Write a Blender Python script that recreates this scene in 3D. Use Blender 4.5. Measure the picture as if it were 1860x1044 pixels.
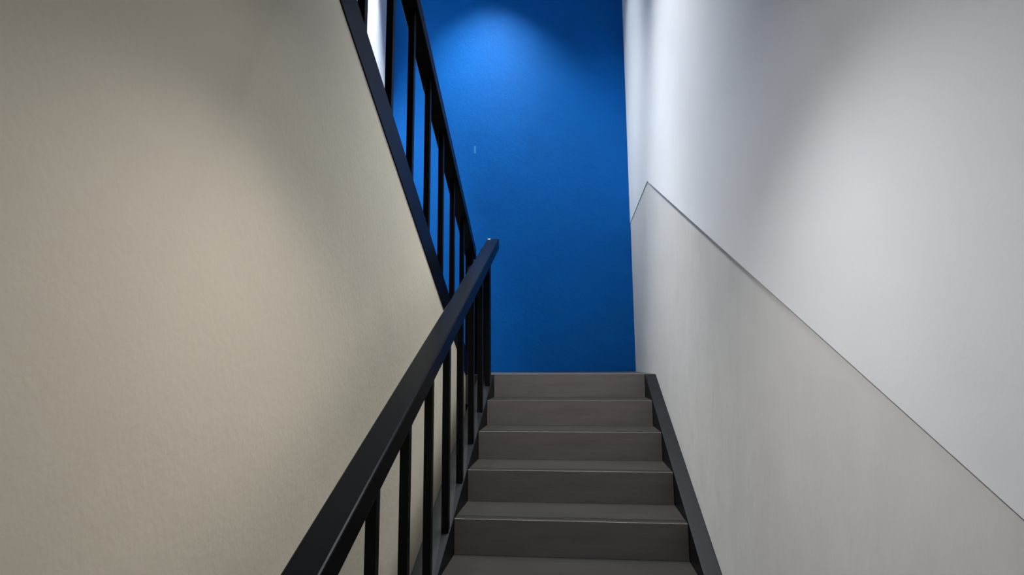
import bpy, bmesh, math
from mathutils import Matrix, Vector

# ------------------------------------------------------------------ scene, camera, light
S = 0.30                                   # one stair going in metres; X right, Y up the stair, Z up, origin = landing edge
scn = bpy.context.scene
col = scn.collection
for o in list(bpy.data.objects):
    bpy.data.objects.remove(o)

F, YAW, PIT, ROLL = 1016.5, 0.1069, 0.1353, -0.0068
EYE = Vector((1.6819, -11.9613, 0.2309)) * S
fw = Vector((-math.sin(YAW) * math.cos(PIT), math.cos(YAW) * math.cos(PIT), math.sin(PIT)))
rt = Vector((math.cos(YAW), math.sin(YAW), 0))
up = rt.cross(fw)
rt2 = rt * math.cos(ROLL) + up * math.sin(ROLL)
up2 = up * math.cos(ROLL) - rt * math.sin(ROLL)
cam = bpy.data.cameras.new('camera')
cam.sensor_fit = 'HORIZONTAL'; cam.sensor_width = 36.0; cam.lens = F / 1860 * 36.0
cam.clip_start = 0.02
cam_ob = bpy.data.objects.new('camera', cam); col.objects.link(cam_ob)
m = Matrix.Identity(4)
for i in range(3):
    m[i][0] = rt2[i]; m[i][1] = up2[i]; m[i][2] = -fw[i]; m[i][3] = EYE[i]
cam_ob.matrix_world = m
scn.camera = cam_ob

scn.view_settings.view_transform = 'Standard'
scn.view_settings.look = 'None'
scn.view_settings.gamma = 1.0
scn.view_settings.use_curve_mapping = False
scn.view_settings.exposure = 0.0

world = bpy.data.worlds.new('world'); scn.world = world
world.use_nodes = True
world.node_tree.nodes['Background'].inputs[0].default_value = (0.6, 0.65, 0.7, 1)
world.node_tree.nodes['Background'].inputs[1].default_value = 0.02

# lamp positions (stair units), power W, half-angle cone deg, blend, colour
# each lamp is a fixture with one or two lights: (kind, power W, cone deg, blend, radius m)
COOL = (0.95, 0.98, 1.0)
LAMPS = dict(
    landing=dict(p=(-0.7, 1.6, 13.7), c=(0.96, 1.0, 0.97), l=[('SPOT', 350, 81, 0.8, 0.06)]),
    corner_fill=dict(p=(-3.3, 1.8, 13.7), c=(0.88, 0.96, 1.0), l=[('SPOT', 900, 40, 1.0, 0.06)]),  # added fill, brightens the white left wall behind the upper railing
    gimbal_fill=dict(p=(-3.0, 0.6, 13.7), c=(0.94, 1.0, 0.98), aim=(3.4, 1.7, 7.4), l=[('SPOT', 250, 40, 1.0, 0.06)]),  # added fill spot, lifts the white right wall next to the blue one
    run_top_fill=dict(p=(1.4, -1.5, 13.7), c=COOL, l=[('SPOT', 800, 40, 1.0, 0.10)]),  # added fill for the side walls near the top of the flight
    run_low_fill=dict(p=(1.38, -3.6, 13.7), c=COOL, l=[('SPOT', 1750, 56, 1.0, 0.25)]),  # added fill, evens out both side walls along the flight
    lobby=dict(p=(1.42, -8.65, 3.35), c=(0.98, 0.98, 1.0), l=[('SPOT', 72, 128, 1.0, 0.10), ('DISK', 1.7, 0, 0, 0.14)]),
)

# ------------------------------------------------------------------ helpers
def tag(o, label=None, cat=None, group=None, kind=None):
    if label: o['label'] = label
    if cat: o['category'] = cat
    if group: o['group'] = group
    if kind: o['kind'] = kind
    return o

def link(name, bm, mat, parent=None, smooth=False):
    me = bpy.data.meshes.new(name); bm.normal_update(); bm.to_mesh(me); bm.free()
    me.materials.append(mat)
    if smooth:
        for p in me.polygons: p.use_smooth = True
    o = bpy.data.objects.new(name, me); col.objects.link(o)
    if parent: o.parent = parent
    return o

def empty(name, loc=(0, 0, 0)):
    o = bpy.data.objects.new(name, None); col.objects.link(o)
    o.location = Vector(loc) * S; o.empty_display_size = 0.1
    return o

def prism(bm, x0, x1, poly, bev=0.0, org=(0, 0, 0)):
    """poly: (y, z) outline in stair units, extruded from x0 to x1."""
    ox, oy, oz = org
    a = [bm.verts.new(((x0 - ox) * S, (y - oy) * S, (z - oz) * S)) for y, z in poly]
    b = [bm.verts.new(((x1 - ox) * S, (y - oy) * S, (z - oz) * S)) for y, z in poly]
    fs = [bm.faces.new(a), bm.faces.new(b[::-1])]
    n = len(poly)
    for i in range(n):
        fs.append(bm.faces.new((a[(i + 1) % n], a[i], b[i], b[(i + 1) % n])))
    bmesh.ops.recalc_face_normals(bm, faces=fs)
    if bev:
        es = list({e for f in fs for e in f.edges})
        bmesh.ops.bevel(bm, geom=es, offset=bev * S, segments=2, affect='EDGES', profile=0.5)

def box(bm, x0, x1, y0, y1, z0, z1, bev=0.0, org=(0, 0, 0)):
    prism(bm, x0, x1, [(y0, z0), (y1, z0), (y1, z1), (y0, z1)], bev, org)

def disc(bm, r0, z0, r1, z1, seg=32, cap0=True, cap1=True):
    a = [bm.verts.new((r0 * math.cos(t), r0 * math.sin(t), z0)) for t in [2 * math.pi * i / seg for i in range(seg)]]
    b = [bm.verts.new((r1 * math.cos(t), r1 * math.sin(t), z1)) for t in [2 * math.pi * i / seg for i in range(seg)]]
    for i in range(seg):
        bm.faces.new((a[i], a[(i + 1) % seg], b[(i + 1) % seg], b[i]))
    if cap0: bm.faces.new(a[::-1])
    if cap1: bm.faces.new(b)
    return a, b

# ------------------------------------------------------------------ materials
def mat(name, base, rough=0.6, spec=0.5, var=0.06, var_scale=3.0, bumps=(), var_col=None, stretch=(1, 1, 1), detail=6, metal=0.0):
    """Paint: base colour with faint cloudy variation; bumps = [(scale, strength, distance)]."""
    mt = bpy.data.materials.new(name); mt.use_nodes = True
    nt = mt.node_tree; N = nt.nodes; L = nt.links
    b = N['Principled BSDF']
    b.inputs['Roughness'].default_value = rough
    b.inputs['Specular IOR Level'].default_value = spec
    b.inputs['Metallic'].default_value = metal
    tc = N.new('ShaderNodeTexCoord')
    mp = N.new('ShaderNodeMapping'); mp.inputs['Scale'].default_value = stretch
    L.new(tc.outputs['Object'], mp.inputs['Vector'])
    nz = N.new('ShaderNodeTexNoise'); nz.inputs['Scale'].default_value = var_scale
    nz.inputs['Detail'].default_value = detail; nz.inputs['Roughness'].default_value = 0.6
    L.new(mp.outputs[0], nz.inputs['Vector'])
    cr = N.new('ShaderNodeMapRange')
    cr.inputs['From Min'].default_value = 0.3; cr.inputs['From Max'].default_value = 0.7
    L.new(nz.outputs['Fac'], cr.inputs['Value'])
    mx = N.new('ShaderNodeMix'); mx.data_type = 'RGBA'
    c2 = var_col if var_col else tuple(c * (1 + var) for c in base)
    mx.inputs[6].default_value = (*[c * (1 - var) for c in base], 1)
    mx.inputs[7].default_value = (*c2, 1)
    L.new(cr.outputs[0], mx.inputs[0]); L.new(mx.outputs[2], b.inputs['Base Color'])
    prev = None
    for sc, st, dist in bumps:
        n2 = N.new('ShaderNodeTexNoise'); n2.inputs['Scale'].default_value = sc
        n2.inputs['Detail'].default_value = 4
        L.new(mp.outputs[0], n2.inputs['Vector'])
        bp = N.new('ShaderNodeBump'); bp.inputs['Strength'].default_value = st
        bp.inputs['Distance'].default_value = dist
        L.new(n2.outputs['Fac'], bp.inputs['Height'])
        if prev: L.new(prev.outputs[0], bp.inputs['Normal'])
        prev = bp
    if prev: L.new(prev.outputs[0], b.inputs['Normal'])
    return mt

def emit(name, c, s):
    mt = bpy.data.materials.new(name); mt.use_nodes = True
    b = mt.node_tree.nodes['Principled BSDF']
    b.inputs['Base Color'].default_value = (0.8, 0.8, 0.8, 1)
    b.inputs['Emission Color'].default_value = (*c, 1)
    b.inputs['Emission Strength'].default_value = s
    return mt

M_WHITE = mat('white_wall_paint', (0.765, 0.785, 0.81), 0.55, 0.3, 0.012, 2.0, [(5, 0.12, 0.02), (160, 0.08, 0.002)])
M_BEIGE = mat('beige_wall_paint', (0.545, 0.49, 0.39), 0.6, 0.3, 0.03, 2.5, [(9, 0.14, 0.012), (70, 0.16, 0.004)], stretch=(1, 1.0, 0.8))
M_DADO = mat('beige_dado_paint', (0.63, 0.622, 0.60), 0.5, 0.35, 0.035, 4.0, [(6, 0.25, 0.012), (40, 0.12, 0.004)], stretch=(1, 1.6, 0.7))
M_BLUE = mat('blue_wall_paint', (0.0005, 0.135, 0.52), 0.6, 0.12, 0.05, 3.0, [(7, 0.2, 0.012), (45, 0.25, 0.005)])
M_CHIP = mat('bare_plaster', (0.03, 0.26, 0.66), 0.8, 0.2)
M_BLACK = mat('black_metal_paint', (0.002, 0.002, 0.003), 0.3, 0.12, 0.1, 8, [(120, 0.05, 0.001)])
M_RAIL = mat('black_handrail_paint', (0.001, 0.0015, 0.0025), 0.28, 0.07, 0.1, 8, [(90, 0.06, 0.001)])
M_STRING = mat('charcoal_string_paint', (0.003, 0.0035, 0.005), 0.4, 0.10, 0.12, 6, [(60, 0.1, 0.002)])
M_TREAD = mat('grey_brown_tread', (0.0145, 0.0135, 0.0115), 0.85, 0.08, 0.14, 5, [(60, 0.15, 0.002)], stretch=(0.6, 3, 3))
M_LAND = mat('landing_screed', (0.05, 0.048, 0.045), 0.5, 0.3, 0.1, 4)
M_RISER = mat('mauve_brown_riser', (0.122, 0.103, 0.10), 0.75, 0.2, 0.14, 5, [(60, 0.15, 0.002)], stretch=(0.5, 3, 4))
M_FLOOR = mat('grey_brown_floor', (0.12, 0.11, 0.10), 0.55, 0.4, 0.1, 3)
M_CEIL = mat('ceiling_paint', (0.74, 0.74, 0.73), 0.8, 0.2, 0.01, 2)
M_PALE = mat('pale_screw_cap', (0.75, 0.80, 0.80), 0.35, 0.5)
M_TRIM = mat('lamp_trim_metal', (0.7, 0.7, 0.7), 0.35, 0.5)
M_LENS = emit('lamp_lens', (0.95, 0.98, 1.0), 3.0)

# ------------------------------------------------------------------ dimensions (stair units)
W, R = 3.1512, 0.4707
XR, XL, YF = 3.3757, -3.74, 3.6783          # right wall, far left wall, blue wall
YB, ZC, NS = -16.5, 13.7, 11                # rear wall, top ceiling, risers in the lower flight
ZF = -NS * R                                # lower floor
XU, RU, HS, ZU = -0.6131, 0.5672, 0.53, 0.0425
SX0 = -0.3374                               # outer face of the lower flight's left string
T = 0.5                                     # shell thickness

# ------------------------------------------------------------------ shell
def struct(name, mt, boxes, label=None):
    bm = bmesh.new()
    for b_ in boxes: box(bm, *b_)
    return tag(link(name, bm, mt), label=label, kind='structure')

wall_far = struct('wall_far', M_BLUE, [(XL - T, XR + T, YF, YF + T, ZF - T, ZC + T)])
wall_right = struct('wall_right', M_WHITE, [(XR, XR + T, YB - T, YF, ZF - T, ZC + T)])
struct('wall_left', M_WHITE, [(XL - T, XL, YB - T, YF, ZF - T, ZC + T)])
struct('wall_back', M_WHITE, [(XL, XR, YB - T, YB, ZF - T, ZC + T)])
struct('ceiling', M_CEIL, [(XL, XR, YB, YF, ZC, ZC + T)])
struct('floor', M_FLOOR, [(XL, XR, YB, YF, ZF - T, ZF)])
struct('floor_upper', M_CEIL, [(XU - 0.008, XR, YB, -7.9, 3.35, 5.93), (XL, XU - 0.008, YB, -9.45, 3.35, 5.93)])
struct('landing', M_LAND, [(XL, XR, 0.06, YF, -0.62, 0.0)])

# partition between the flights, filled up to the underside of the upper flight's string
bm = bmesh.new()
yt = -8.6
prism(bm, XU - 0.17, XU - 0.012, [(YB + 3.2, ZF), (0.06, ZF), (0.06, ZU - 0.05), (-9.35, ZU + RU * 9.35 - 0.01), (-9.44, 3.34), (YB + 3.2, 3.34)])
# beige wall's rear end keeps clear of the rear wall so the lobby stays open
tag(link('wall_middle', bm, M_BEIGE), kind='structure')

# painted dado on the right wall, a thin skim coat proud of the white wall
H = 4.1344
bm = bmesh.new()
yb = YB + 0.05
yk = -NS + 0.0
prism(bm, XR - 0.003, XR + 0.01, [(yb, ZF), (yk, ZF), (YF, ZF + 0.0), (YF, H + 0.01), (0.0, H + 0.01), (yk, H + 0.01 + R * yk), (yb, H + 0.01 + R * yk)])
link('painted_dado', bm, M_DADO, wall_right)
# the white plaster above the dado stands a few millimetres proud of it
bm = bmesh.new()
prism(bm, XR - 0.016, XR + 0.01, [(yb, H + R * yk), (yk, H + R * yk), (0.0, H), (YF, H), (YF, ZC), (yb, ZC)])
link('upper_plaster', bm, M_WHITE, wall_right)

# small chip in the blue paint
bm = bmesh.new()
box(bm, -1.10, -1.04, YF - 0.006, YF + 0.01, 6.38, 6.62, 0.004)
link('paint_chip', bm, M_CHIP, wall_far)

# ------------------------------------------------------------------ lower flight
stair = empty('staircase', (0, -NS + 1, ZF))
tag(stair, 'brown-grey stairs rising between two charcoal stringers to the blue wall', 'staircase')
sorg = (0, -NS + 1, ZF)
TT = 0.035                                    # tread thickness
tread_me = riser_me = None
for i in range(NS):
    y, z = -float(i), -i * R
    org = (0, y, z)
    if tread_me is None:
        bm = bmesh.new()
        # front edge with two shallow anti-slip grooves in the top
        depth = 1.03
        poly = [(0.006, -TT), (depth, -TT), (depth, 0), (0.17, 0), (0.165, -0.012), (0.15, -0.012), (0.145, 0),
                (0.115, 0), (0.11, -0.012), (0.095, -0.012), (0.09, 0), (0.006, 0)]
        prism(bm, 0.004, W - 0.004, poly)
        t = link('tread', bm, M_TREAD, stair); tread_me = t.data
        bm = bmesh.new()
        prism(bm, 0.006, W - 0.006, [(0.0, -R + 0.002), (0.06, -R + 0.002), (0.06, -TT), (0.005, -TT), (0.005, -0.001), (0.0, -0.003)])
        r_ = link('riser', bm, M_RISER, stair); riser_me = r_.data
    else:
        t = bpy.data.objects.new('tread', tread_me); col.objects.link(t); t.parent = stair
        r_ = bpy.data.objects.new('riser', riser_me); col.objects.link(r_); r_.parent = stair
    loc = (Vector(org) - Vector(sorg)) * S
    t.location = loc; r_.location = loc
    if i == 0: t.scale.y = 0.06                  # the landing nosing is only a strip
t0 = [o for o in stair.children if o.name == 'tread'][0]
t0['label'] = 'narrow strip along the landing edge'

def string(x0, x1, name, ztop=0.0):
    bm = bmesh.new()
    yl = -NS + 0.35
    prism(bm, x0, x1, [(yl, ZF), (yl + 1.4, ZF), (0.04, -1.15), (0.04, ztop), (-0.04, ztop), (yl, (yl + 0.04) * R + ztop)], 0.012, org=sorg)
    return link(name, bm, M_STRING, stair)
string(SX0, -0.0, 'stringer')
string(W, XR - 0.005, 'stringer')

# ------------------------------------------------------------------ lower railing
XRL, XRR, HR, HB = -0.1536, 0.1072, 2.9339, 2.691
rail = empty('stair_railing', (-0.11, 0, 0))
tag(rail, 'black railing with broad handrail beside the stairs, running up to the landing', 'railing')
rorg = (-0.11, 0, 0)
bm = bmesh.new()
yl = -NS - 0.2
prism(bm, XRL, XRR, [(yl, HB + R * yl), (0.10, HB + 0.047), (0.10, HR + 0.047), (yl, HR + R * yl)], 0.018, org=rorg)
link('handrail', bm, M_RAIL, rail)
PX0, PX1 = -0.27, -0.065
def upright(x0, x1, y, w, z0a, z0b, z1a, z1b, name, parent, org, mt=M_BLACK):
    bm = bmesh.new()
    prism(bm, x0, x1, [(y - w / 2, z0a), (y + w / 2, z0b), (y + w / 2, z1b), (y - w / 2, z1a)], 0.006, org=org)
    return link(name, bm, mt, parent)
upright(PX0, PX1, -0.06, 0.18, -0.02, -0.02, HB + 0.01, HB + 0.01, 'newel_post', rail, rorg)
upright(PX0 - 0.05, PX1 + 0.05, -NS + 0.5, 0.2, (-NS + .4) * R, (-NS + .4) * R + .05, HB + R * (-NS + .4), HB + R * (-NS + .6), 'newel_post', rail, rorg)
BW = 0.098
BX0 = -0.114
y = -0.46
while y > -NS + 0.9:
    upright(BX0, BX0 + BW, y, BW, R * (y - BW / 2) - 0.01, R * (y + BW / 2) - 0.01,
            HB + R * (y - BW / 2) + 0.01, HB + R * (y + BW / 2) + 0.01, 'baluster', rail, rorg)
    y -= 0.945
# added low rail between the two newel posts, put in to darken the gaps
ax, ay, bx, by = -0.16, 0.0, XU - 0.13, 1.10
dl = math.hypot(bx - ax, by - ay); nx, ny = -(by - ay) / dl * 0.07, (bx - ax) / dl * 0.07
bm = bmesh.new()
q = [(ax + nx, ay + ny), (bx + nx, by + ny), (bx - nx, by - ny), (ax - nx, ay - ny)]
lo_v = [bm.verts.new(((x + 0.11) * S, y * S, 2.36 * S)) for x, y in q]
hi_v = [bm.verts.new(((x + 0.11) * S, y * S, 2.52 * S)) for x, y in q]
fs = [bm.faces.new(lo_v), bm.faces.new(hi_v[::-1])] + [bm.faces.new((lo_v[(i + 1) % 4], lo_v[i], hi_v[i], hi_v[(i + 1) % 4])) for i in range(4)]
bmesh.ops.recalc_face_normals(bm, faces=fs)
bmesh.ops.bevel(bm, geom=bm.edges[:], offset=0.014 * S, segments=2, affect='EDGES', profile=0.5)
link('gap_filler_rail', bm, M_RAIL, rail)
for t in (0.25, 0.5, 0.75):
    x, y = ax + (bx - ax) * t, ay + (by - ay) * t
    upright(x - 0.06, x + 0.06, y, 0.12, 0.0, 0.0, 2.37, 2.37, 'baluster', rail, rorg)  # added uprights, only there to darken the view between the balusters
# pale screw cap at the top of the handrail
bm = bmesh.new()
bmesh.ops.create_uvsphere(bm, u_segments=12, v_segments=8, radius=0.035 * S)
for v in bm.verts: v.co.z *= 0.5
o = link('screw_cap', bm, M_PALE, rail, True)
o.location = (Vector((XRL + 0.045, 0.03, HR + 0.02)) - Vector(rorg)) * S
o['label'] = 'small pale screw cap on the handrail end'

# ------------------------------------------------------------------ upper flight
UG, URR, UY = 0.95, 0.5389, 0.12
UN = 11
ust = empty('staircase', (XU, UY, 0))
tag(ust, 'upper stairs above the beige wall, seen by their black stringer', 'staircase')
uorg = (XU, UY, 0)
def zs(y): return ZU - RU * y                # underside of the string
bm = bmesh.new()
ye = -9.35
prism(bm, XU - 0.2, XU, [(0.02, max(0.0, zs(0.02))), (1.0, 0.0), (1.0, 0.02), (ye, zs(ye) + HS), (ye, zs(ye))], 0.008, org=uorg)
link('stringer', bm, M_BLACK, ust)
tm = rm = None
for k in range(UN):
    y, z = UY - UG * k, URR * (k + 1) - 0.04
    if tm is None:
        bm = bmesh.new()
        prism(bm, XL + 0.02, XU - 0.21, [(0, 0), (-UG - 0.03, 0), (-UG - 0.03, -TT), (0, -TT)], 0.008)
        t = link('tread', bm, M_TREAD, ust); tm = t.data
        bm = bmesh.new()
        box(bm, XL + 0.02, XU - 0.21, -0.08, -0.015, -URR, -TT)
        r_ = link('riser', bm, M_RISER, ust); rm = r_.data
    else:
        t = bpy.data.objects.new('tread', tm); col.objects.link(t); t.parent = ust
        r_ = bpy.data.objects.new('riser', rm); col.objects.link(r_); r_.parent = ust
    t.location = r_.location = Vector((-XU, y - UY, z)) * S
    if k == UN - 1: t.scale.y = 0.3
bm = bmesh.new()
prism(bm, XL + 0.02, XU - 0.21, [(0.0, zs(0) - 0.02 + 0.1), (-9.35, zs(-9.35) - 0.05), (-9.35, zs(-9.35) - 0.25), (0.0, zs(0) - 0.25)], org=uorg)
link('soffit', bm, M_CEIL, ust)

urail = empty('stair_railing', (XU - 0.1, 1.2, 0))
tag(urail, 'upper black railing slanting down from the top edge of the picture', 'railing')
uro = (XU - 0.1, 1.2, 0)
UHR = 3.749
bm = bmesh.new()
prism(bm, XU - 0.26, XU, [(1.32, UHR - 0.25 - RU * 1.32), (1.32, UHR - RU * 1.32), (ye, UHR - RU * ye), (ye, UHR - 0.25 - RU * ye)], 0.018, org=uro)
link('handrail', bm, M_BLACK, urail)
UX0, UX1 = XU - 0.17, XU - 0.075
upright(UX0 - 0.05, UX1 + 0.03, 1.15, 0.2, 0, 0, UHR - .24 - RU * 1.05, UHR - .24 - RU * 1.25, 'newel_post', urail, uro)
upright(UX0, UX1, ye + .1, 0.14, zs(ye) + .4, zs(ye) + .4, UHR - .24 - RU * ye - .02, UHR - .24 - RU * ye - .1, 'newel_post', urail, uro)
y = 0.12
while y > ye + 0.3:
    upright(UX0, UX0 + BW, y, BW, zs(y - BW / 2) + HS - .01, zs(y + BW / 2) + HS - .01,
            UHR - .24 - RU * (y - BW / 2), UHR - .24 - RU * (y + BW / 2), 'baluster', urail, uro)
    y -= 1.02

# ------------------------------------------------------------------ ceiling lamps and added fill lights (all above the frame)
LAB = dict(landing='round recessed ceiling lamp above the landing in front of the blue wall',
           corner_fill='added round fill light in the ceiling beside the left wall above the upper stairs',
           gimbal_fill='added small tilted fill spot above the upper stairs, turned to the white wall',
           run_top_fill='added round fill light high above the top of the lower stairs',
           run_low_fill='added round fill light high above the middle of the lower stairs',
           lobby='round lamp under the upper floor over the lowest steps')
for key, L_ in LAMPS.items():
    x, y, z = L_['p']
    e = empty('ceiling_lamp_or_fill', (x, y, z)); tag(e, LAB[key], 'lamp')  # same fixture for the lamps and the added fill lights
    bm = bmesh.new()
    disc(bm, 0.085, 0.0, 0.085, -0.012, cap0=False, cap1=False); disc(bm, 0.085, -0.012, 0.062, -0.012, cap0=False, cap1=False)
    disc(bm, 0.062, -0.012, 0.058, -0.001, cap0=False, cap1=False)
    link('trim_ring', bm, M_TRIM, e)
    bm = bmesh.new(); disc(bm, 0.058, -0.002, 0.058, -0.001)
    link('lens', bm, M_LENS, e)
    for kind, w, cone, blend, r in L_['l']:
        if kind == 'SPOT':
            ld = bpy.data.lights.new('lamp_light', 'SPOT'); ld.spot_size = math.radians(cone)
            ld.spot_blend = blend; ld.shadow_soft_size = r
        else:
            ld = bpy.data.lights.new('lamp_light', 'AREA'); ld.shape = 'DISK'; ld.size = 2 * r
        ld.energy = w; ld.color = L_['c']
        lo = bpy.data.objects.new('lamp_light', ld); col.objects.link(lo); lo.parent = e
        lo.location = (0, 0, -0.02)
        if 'aim' in L_:
            lo.rotation_euler = (Vector(L_['aim']) - Vector(L_['p'])).to_track_quat('-Z', 'Y').to_euler()
